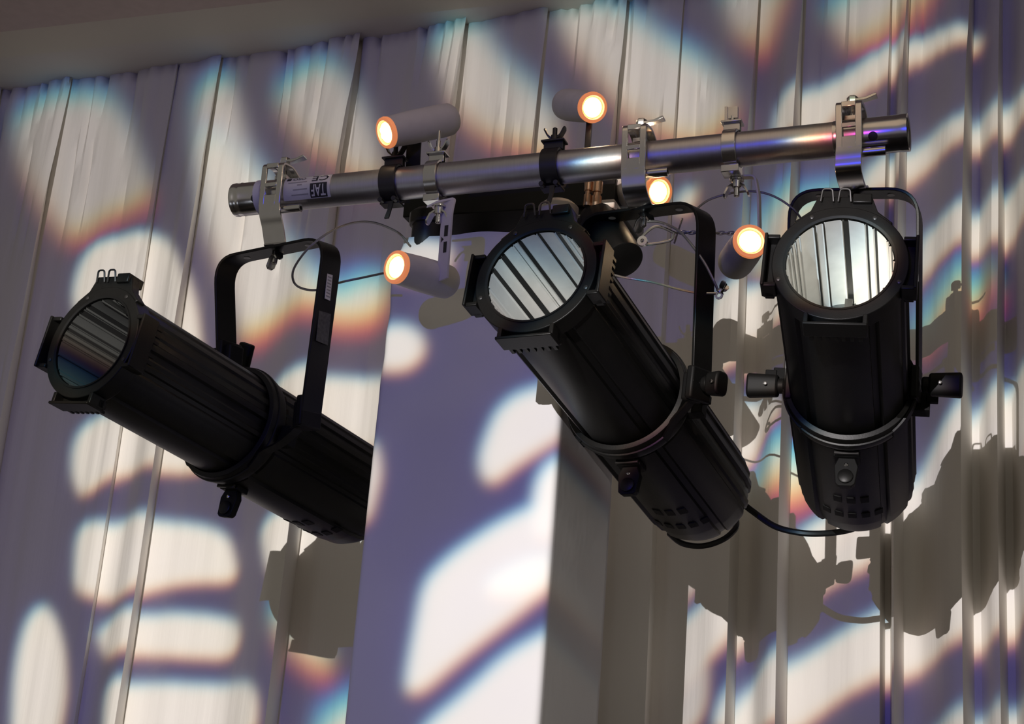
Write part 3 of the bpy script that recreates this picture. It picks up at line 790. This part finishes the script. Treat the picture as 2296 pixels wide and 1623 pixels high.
    if sticker:
        # two labels on the outer face of the nearer leg
        d_ = (eb - tb).normalized(); nv = wd if wd.dot(EYE - tb) > 0 else -wd
        side = d_.cross(nv)
        ls = (eb - tb).length
        out_n = (tb - ta).normalized()
        fs = frame(tb.lerp(eb, .28), out_n, y=-d_)
        vis = (EYE - tb).dot(out_n) > 0
        off = .0027 * (1 if vis else -1)
        s_ = MB(); s_.box(fs, (0, 0, off), (.012, .042, .0006)); s_.build('barcode_label', 'paper', yo)
        for k in range(7):
            s_ = MB(); s_.box(fs, (.0, -.016 + .005 * k, off * 1.15), (.008, .0018, .0004)); s_.build('barcode_line', 'grey_ink', yo)
        fs2 = frame(tb.lerp(eb, .50), out_n, y=-d_)
        s_ = MB(); s_.box(fs2, (.0, 0, off), (.026, .058, .0006)); s_.build('type_label', 'dark_label', yo)
    return t

# left spotlight
Y1 = (C(502, 585, 2.80), C(748, 535, 2.67), C(508, 800, 2.76), C(697, 925, 2.60))
left_light = spotlight(C(206, 766, 2.47), C(812, 1124, 2.95), 0, Y1, 'black profile spotlight on the left, its tail hidden behind the white tower cover', sticker=True, seed=1, knob_near=False, roll=24, bore='flute_shaded')
mb = MB(); ft_ = frame(C(541, 838, 2.84), C(556, 765, 2.83) - C(541, 838, 2.84), y=PF)
mb.prism(ft_, [(-.010, -.006), (.010, -.006), (.012, 0), (.010, .006), (-.010, .006), (-.012, 0)], 0, .050, 1.15)
mb.build('tilt_knob', 'black2', left_light, bevel=.003)
Y2 = (C(1316, 492, 2.67), C(1585, 458, 2.52), C(1303, 890, 2.60), C(1572, 862, 2.45))
spotlight(C(1200, 616, 2.28), C(1580, 1118, 2.80), 0, Y2, 'black profile spotlight in the middle, slanting down to the right before the white tower', seed=2, roll=8, klen=.022, knob_far=False)
Y3 = (C(1776, 436, 2.56), C(2062, 432, 2.50), C(1768, 866, 2.50), C(2060, 862, 2.44))
spotlight(C(1883, 588, 2.22), C(1924, 1097, 2.74), 0, Y3, 'black profile spotlight on the right, hanging nearly upright with a bright bore', seed=3)

hook_clamp(630, 'silver hook clamp near the left end of the bar holding the left spotlight', (Y1[0] + Y1[1]) / 2 + PU * .004)
hook_clamp(1435, 'silver hook clamp in the middle of the bar holding the middle spotlight', (Y2[0] + Y2[1]) / 2 + PU * .004)
hook_clamp(1912, 'silver hook clamp near the right end of the bar holding the right spotlight', (Y3[0] + Y3[1]) / 2 + PU * .004)

half_clamp(882, 'dark pipe clamp with wing nut left of the silver clamp, above the tower', 'dark', block=False, w=.026)
half_clamp(978, 'bright silver pipe clamp with a tall threaded rod and wing nut', 'chrome', tall=.022, block=True)
half_clamp(1241, 'dark pipe clamp over the right corner of the tower', 'dark', block=False, w=.026)
half_clamp(1642, 'silver pipe clamp with an upright wing bolt between middle and right hook clamps', 'chrome', wing_top=False, block=True)

# ------------------------------------------------------------------ small round pinspots
def pinspot(front, back, label, bracket_pts=None, bwidth=.018, bmat='grip', r=.0238, bdir=None, bth=.003, tagp=False):
    z = (front - back).normalized(); L = (front - back).length
    f = frame(front, z, y=ZUP); t = thing('pinspot', label, 'spotlight', f)
    mb_ = MB(); mb_.lathe(f, [(r * .93, -.003), (r, -.004), (r * 1.08, -.05), (r * 1.09, -L + .018), (r * 1.05, -L + .006), (r * .9, -L), (0, -L - .001), ], 40)
    k = mb_.f; mb_.build('housing', 'can', t)
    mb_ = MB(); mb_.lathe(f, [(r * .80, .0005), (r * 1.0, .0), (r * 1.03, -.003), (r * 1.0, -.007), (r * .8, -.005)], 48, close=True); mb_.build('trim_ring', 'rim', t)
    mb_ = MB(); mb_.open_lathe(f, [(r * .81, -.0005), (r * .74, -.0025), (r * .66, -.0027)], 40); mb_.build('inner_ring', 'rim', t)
    mb_ = MB(); mb_.open_lathe(f, [(r * .66, -.0026), (r * .45, -.0010), (r * .25, -.0003), (0.0, 0.)], 24); mb_.build('reflector', 'bulb2', t)
    rng = random.Random(int(front.x * 1000))
    mb_ = MB()
    for k in range(6):
        a_ = k * math.pi / 3 + .3; mb_.lathe(frame(f @ Vector((r * .36 * math.cos(a_), r * .36 * math.sin(a_), -.0012)), z), [(r * .19, 0), (r * .16, .0016), (0, .0024)], 12)
    mb_.lathe(frame(f @ Vector((0, 0, -.0005)), z), [(r * .24, 0), (r * .2, .002), (0, .003)], 14)
    mb_.build('halogen_bulb', 'bulb', t)
    if bracket_pts:
        mb_ = MB(); mb_.strip(rounded(bracket_pts, .006, 4) if len(bracket_pts) > 2 else bracket_pts, bdir or PA, bwidth, bth); br = mb_.build('bracket', bmat, t, bevel=.0006)
        return t, br
    return t, None

pinspot(C(863, 298, 2.70), C(1014, 266, 2.775), 'small round lit spotlight on top of the bar, facing left', [C(930, 300, 2.75), C(927, 345, 2.75), C(925, 400, 2.76)], .024, 'dark', bdir=PA)
pinspot(C(1330, 241, 2.78), C(1266, 234, 2.885), 'small round lit spotlight standing highest, on a stick above the bar', [C(1322, 268, 2.80), C(1316, 350, 2.76)], .009, 'dark', bdir=PA, bth=.006)
pinspot(C(1478, 430, 2.70), C(1395, 426, 2.79), 'small round lit spotlight peeping out behind the middle hook clamp')
t4, b4 = pinspot(C(886, 598, 2.55), C(1008, 634, 2.63), 'small round lit spotlight before the white tower, facing left',
                 [C(968, 458, 2.62), C(1010, 449, 2.60), C(1003, 480, 2.585), C(992, 628, 2.575)], .026, 'grip', bdir=(PA * .75 + PF * .5), bth=.0035)
# dark print on its bracket
wb = (PA * .75 + PF * .5).normalized(); ub = (C(1003, 480, 2.585) - C(992, 628, 2.575)).normalized()
fb = frame(C(1003, 480, 2.585).lerp(C(992, 628, 2.575), .32), wb.cross(ub), y=ub)
mb = MB(); mb.box(fb, (.003, .006, 0), (.009, .016, .0043)); mb.box(fb, (.003, -.018, 0), (.008, .016, .0043)); mb.prism(fb, [(-.008, -.002), (-.008, -.010), (-.002, -.006)], -.00215, .00215); mb.build('printed_label', 'ink', b4)
pinspot(C(1683, 540, 2.47), C(1646, 592, 2.575), 'small round lit spotlight hanging between middle and right spotlights',
        [C(1638, 398, 2.56), C(1694, 396, 2.545), C(1702, 440, 2.54), C(1704, 560, 2.53)], .012, 'grip', bdir=(PF - PA * .1), bth=.003)
mb = MB(); wing_nut(mb, C(1652, 402, 2.548), -PU, PA, 1.3)
tag(mb.build('wing_nut', 'chrome'), 'silver wing nut under the clamp of the right-hand pinspot bracket', 'nut')
mb = MB(); wing_nut(mb, C(985, 462, 2.60), -PU, PA, 1.3)
tag(mb.build('wing_nut', 'chrome'), 'silver wing nut under the bright clamp beside the white bracket', 'nut')

# ------------------------------------------------------------------ tower
FL, FR = C(853, 811, 2.72), C(1263, 811, 2.62)
TX = FR - FL; TX.z = 0; TWd = TX.length; TX.normalize()
TY = Vector((-TX.y, TX.x, 0))
if TY.y < 0: TY = -TY
TW = .29
O_ = Vector((FL.x, FL.y, 0)); FT = Matrix((TX, TY, ZUP)).transposed().to_4x4(); FT.translation = O_
ztop = C(1000, 505, 2.72).z
tower = thing('truss_tower', 'square truss tower wrapped in a white stretch cover under the bar', 'tower', FT)
def tower_cover():
    nz, ns = 120, 28
    peri = []
    rc = .010
    for (cx_, cy_, a0_) in ((rc, rc, 180), (TWd - rc, rc, 270), (TWd - rc, TW - rc, 0), (rc, TW - rc, 90)):
        for k in range(5): peri.append((cx_ + rc * math.cos(D_(a0_ + 22.5 * k)), cy_ + rc * math.sin(D_(a0_ + 22.5 * k))))
    # densify
    P = []
    for i in range(len(peri)):
        a_, b_ = Vector(peri[i]), Vector(peri[(i + 1) % len(peri)])
        n = max(1, int((b_ - a_).length / .008))
        for k in range(n): P.append(a_.lerp(b_, k / n))
    V, F = [], []; n = len(P); c_ = Vector((TWd / 2, TW / 2))
    for j in range(nz + 1):
        z = .01 + (ztop - .01) * (1 - (1 - j / nz) ** 1.8)
        e = ztop - z
        for i, p in enumerate(P):
            o = (p - c_)
            wv = .0035 * math.exp(-e / .10) * (math.sin(p.x * 55 + z * 70) + .7 * math.sin(p.y * 60 - z * 95 + p.x * 30)) + .0012 * math.sin(p.x * 20 + z * 4)
            k = 1 - .05 * math.exp(-((e - .0) / .035) ** 2) - .012 * math.exp(-((e - .14) / .06) ** 2)
            q = c_ + o * k + o.normalized() * wv
            V.append(FT @ Vector((q.x, q.y, z)))
    for j in range(nz):
        for i in range(n): F.append((j * n + i, j * n + (i + 1) % n, (j + 1) * n + (i + 1) % n, (j + 1) * n + i))
    F.append(tuple(nz * n + i for i in range(n)))
    mb_ = MB(); mb_.v = V; mb_.f = F; mb_.build('stretch_cover', 'cover', tower, angle=60)
tower_cover()
for (x_, y_) in ((.045, .03), (TWd - .035, .03), (.045, TW - .035), (TWd - .035, TW - .035)):
    b_ = FT @ Vector((x_, y_, ztop - .03)); 
    fz = frame(b_, ZUP)
    mb = MB(); mb.lathe(fz, [(.026, -.02), (.026, .055), (.030, .056), (.031, .064), (.031, .074), (.027, .078), (.022, .082), (0, .083)], 32)
    mb.build('truss_chord', 'dark' if y_ > .1 or x_ < .1 else 'can', tower)
# top plate with its slanting brace
zp = C(1100, 452, 2.80).z
mb = MB(); mb.box(FT, (TWd / 2 + .015, TW / 2 + .0, zp + .01), (TWd + .06, TW - .12, .045)); mb.build('head_plate', 'black', tower, bevel=.002)
fr_g = frame(C(1345, 440, 2.76), PF, y=ZUP)
mb = MB(); mb.prism(fr_g, [(-.055, -.030), (-.055, .030), (-.004, .030), (.036, -.030)], -.006, .0)
mb.build('gusset_plate', 'black', tower)
mb = MB(); mb.strip([fr_g @ Vector((-.006, .034, .0)), fr_g @ Vector((.038, -.030, .0))], PF, .008, .003); mb.strip([fr_g @ Vector((.038, -.030, 0)), fr_g @ Vector((-.05, -.032, 0))], PF, .008, .002)
mb.build('gusset_edge', 'alu', tower)
for px_, py_, dx_ in ((1318, 432, .006), (1338, 436, .0085)):
    q = C(px_, py_, 2.70)
    mb = MB(); mb.lathe(frame(q - ZUP * .022, ZUP), [(dx_, 0), (dx_, .018), (dx_ * .7, .019), (dx_ * .7, .024), (dx_, .025), (dx_, .042)], 20); mb.build('coupler_pin', 'copper', tower)
mb = MB(); mb.box(frame(C(1360, 462, 2.70), PF, y=ZUP), (0, 0, 0), (.030, .014, .020)); mb.build('coupler_foot', 'can', tower, bevel=.002)

# black open can hanging behind the middle spotlight
fr_c = frame(C(1398, 584, 2.62), C(1398, 584, 2.62) - C(1345, 500, 2.70), y=ZUP)
bc = thing('black_can_lamp', 'unlit black can lamp hanging mouth-down behind the middle spotlight', 'spotlight', fr_c)
mb = MB(); mb.lathe(fr_c, [(.029, 0), (.0305, -.001), (.031, -.004), (.031, -.11), (.026, -.125), (0, -.128), (0, -.05), (.028, -.05)], 40, close=False); mb.build('can', 'black', bc)
mb = MB(); mb.open_lathe(fr_c, [(.0285, -.001), (.028, -.028), (.010, -.045), (0, -.047)], 40); mb.build('reflector', 'dark', bc)

# ------------------------------------------------------------------ cables
def cable(name, pts, r, material, label, cat, n=8):
    mb_ = MB(); mb_.tube(smooth_path([C(*p) for p in pts], 8), r, n); return tag(mb_.build(name, material), label, cat)
cable('power_cable', [(1655, 1120, 2.80), (1690, 1148, 2.80), (1740, 1181, 2.78), (1800, 1195, 2.76), (1860, 1195, 2.76), (1910, 1186, 2.78), (1940, 1170, 2.80)], .0052, 'rubber',
      'thick black cable sagging between the tails of the middle and right spotlights', 'cable')
cable('power_cable', [(1500, 1195, 2.82), (1530, 1218, 2.80), (1575, 1224, 2.78), (1620, 1210, 2.78), (1648, 1186, 2.80), (1650, 1165, 2.82), (1635, 1140, 2.83)], .0048, 'rubber',
      'black cable looping round the tail of the middle spotlight', 'cable')
cable('safety_cable', [(915, 545, 2.76), (890, 520, 2.75), (838, 499, 2.72), (790, 500, 2.69), (740, 520, 2.65), (693, 555, 2.64), (660, 600, 2.65), (658, 630, 2.66), (676, 646, 2.68), (712, 650, 2.70), (760, 634, 2.70), (815, 622, 2.69), (862, 612, 2.66)], .0018, 'wire',
      'thin steel safety cable looped over the yoke of the left spotlight', 'cable')
cable('safety_cable', [(1560, 470, 2.56), (1590, 448, 2.57), (1640, 433, 2.565), (1690, 429, 2.555), (1735, 440, 2.545), (1778, 468, 2.535), (1800, 500, 2.54), (1795, 530, 2.55), (1755, 548, 2.58)], .0017, 'wire',
      'thin dark safety cable arching to the yoke of the right spotlight', 'cable')
cable('safety_cable', [(1452, 497, 2.57), (1480, 498, 2.555), (1520, 516, 2.53), (1550, 548, 2.50), (1580, 590, 2.48), (1598, 625, 2.47), (1612, 655, 2.47)], .0019, 'wire',
      'steel safety cable hanging from the wing nut across the middle yoke', 'cable')
cable('safety_cable', [(1360, 612, 2.60), (1400, 622, 2.58), (1460, 632, 2.56), (1520, 648, 2.52), (1565, 657, 2.50), (1600, 660, 2.48)], .0017, 'wire',
      'thin safety cable running low behind the middle yoke leg', 'cable')
cable('hanging_wire', [(1530, 490, 2.60), (1520, 520, 2.59), (1512, 545, 2.58)], .0014, 'wire', 'short thin wire below the middle yoke bar', 'wire')
mb = MB(); mb.tube(smooth_path([C(*p) for p in ((1512, 522, 2.55), (1470, 508, 2.55), (1436, 536, 2.55), (1442, 548, 2.55), (1500, 540, 2.55), (1512, 522, 2.55))], 8), .0022, 8)
mb.lathe(frame(C(1441, 541, 2.545), PF), [(.003, -.003), (.0075, -.003), (.0075, .003), (.003, .003)], 20, close=True)
tag(mb.build('carabiner', 'chrome'), 'silver spring hook linking the safety cables beside the middle yoke', 'hook')
mb = MB()
ch = [C(1520, 521, 2.56).lerp(C(1660, 523, 2.53), k / 13) for k in range(14)]
for k, q in enumerate(ch):
    ax = (PA * 1.0).normalized(); sd = PU if k % 2 else PF
    pts = [q + ax * .0058 * math.cos(a_) + sd * .0026 * math.sin(a_) for a_ in [2 * math.pi * i / 12 for i in range(13)]]
    mb.tube(pts, .0009, 5)
tag(mb.build('fine_chain', 'wire'), 'fine chain running from the spring hook to the right-hand pinspot', 'chain')
mb = MB(); q = C(1612, 656, 2.47)
mb.lathe(frame(q - PU * .004, PF), [(.003, -.0015), (.0058, -.0015), (.0058, .0015), (.003, .0015)], 16, close=True); wing_nut(mb, q + PA * .001, PA * .5 + PU * .7, PF, .75)
mb.cyl(C(1585, 658, 2.475), C(1606, 658, 2.47), .0022, n=10)
tag(mb.build('cable_shackle', 'chrome'), 'small silver shackle at the end of the safety cable by the middle yoke leg', 'shackle')
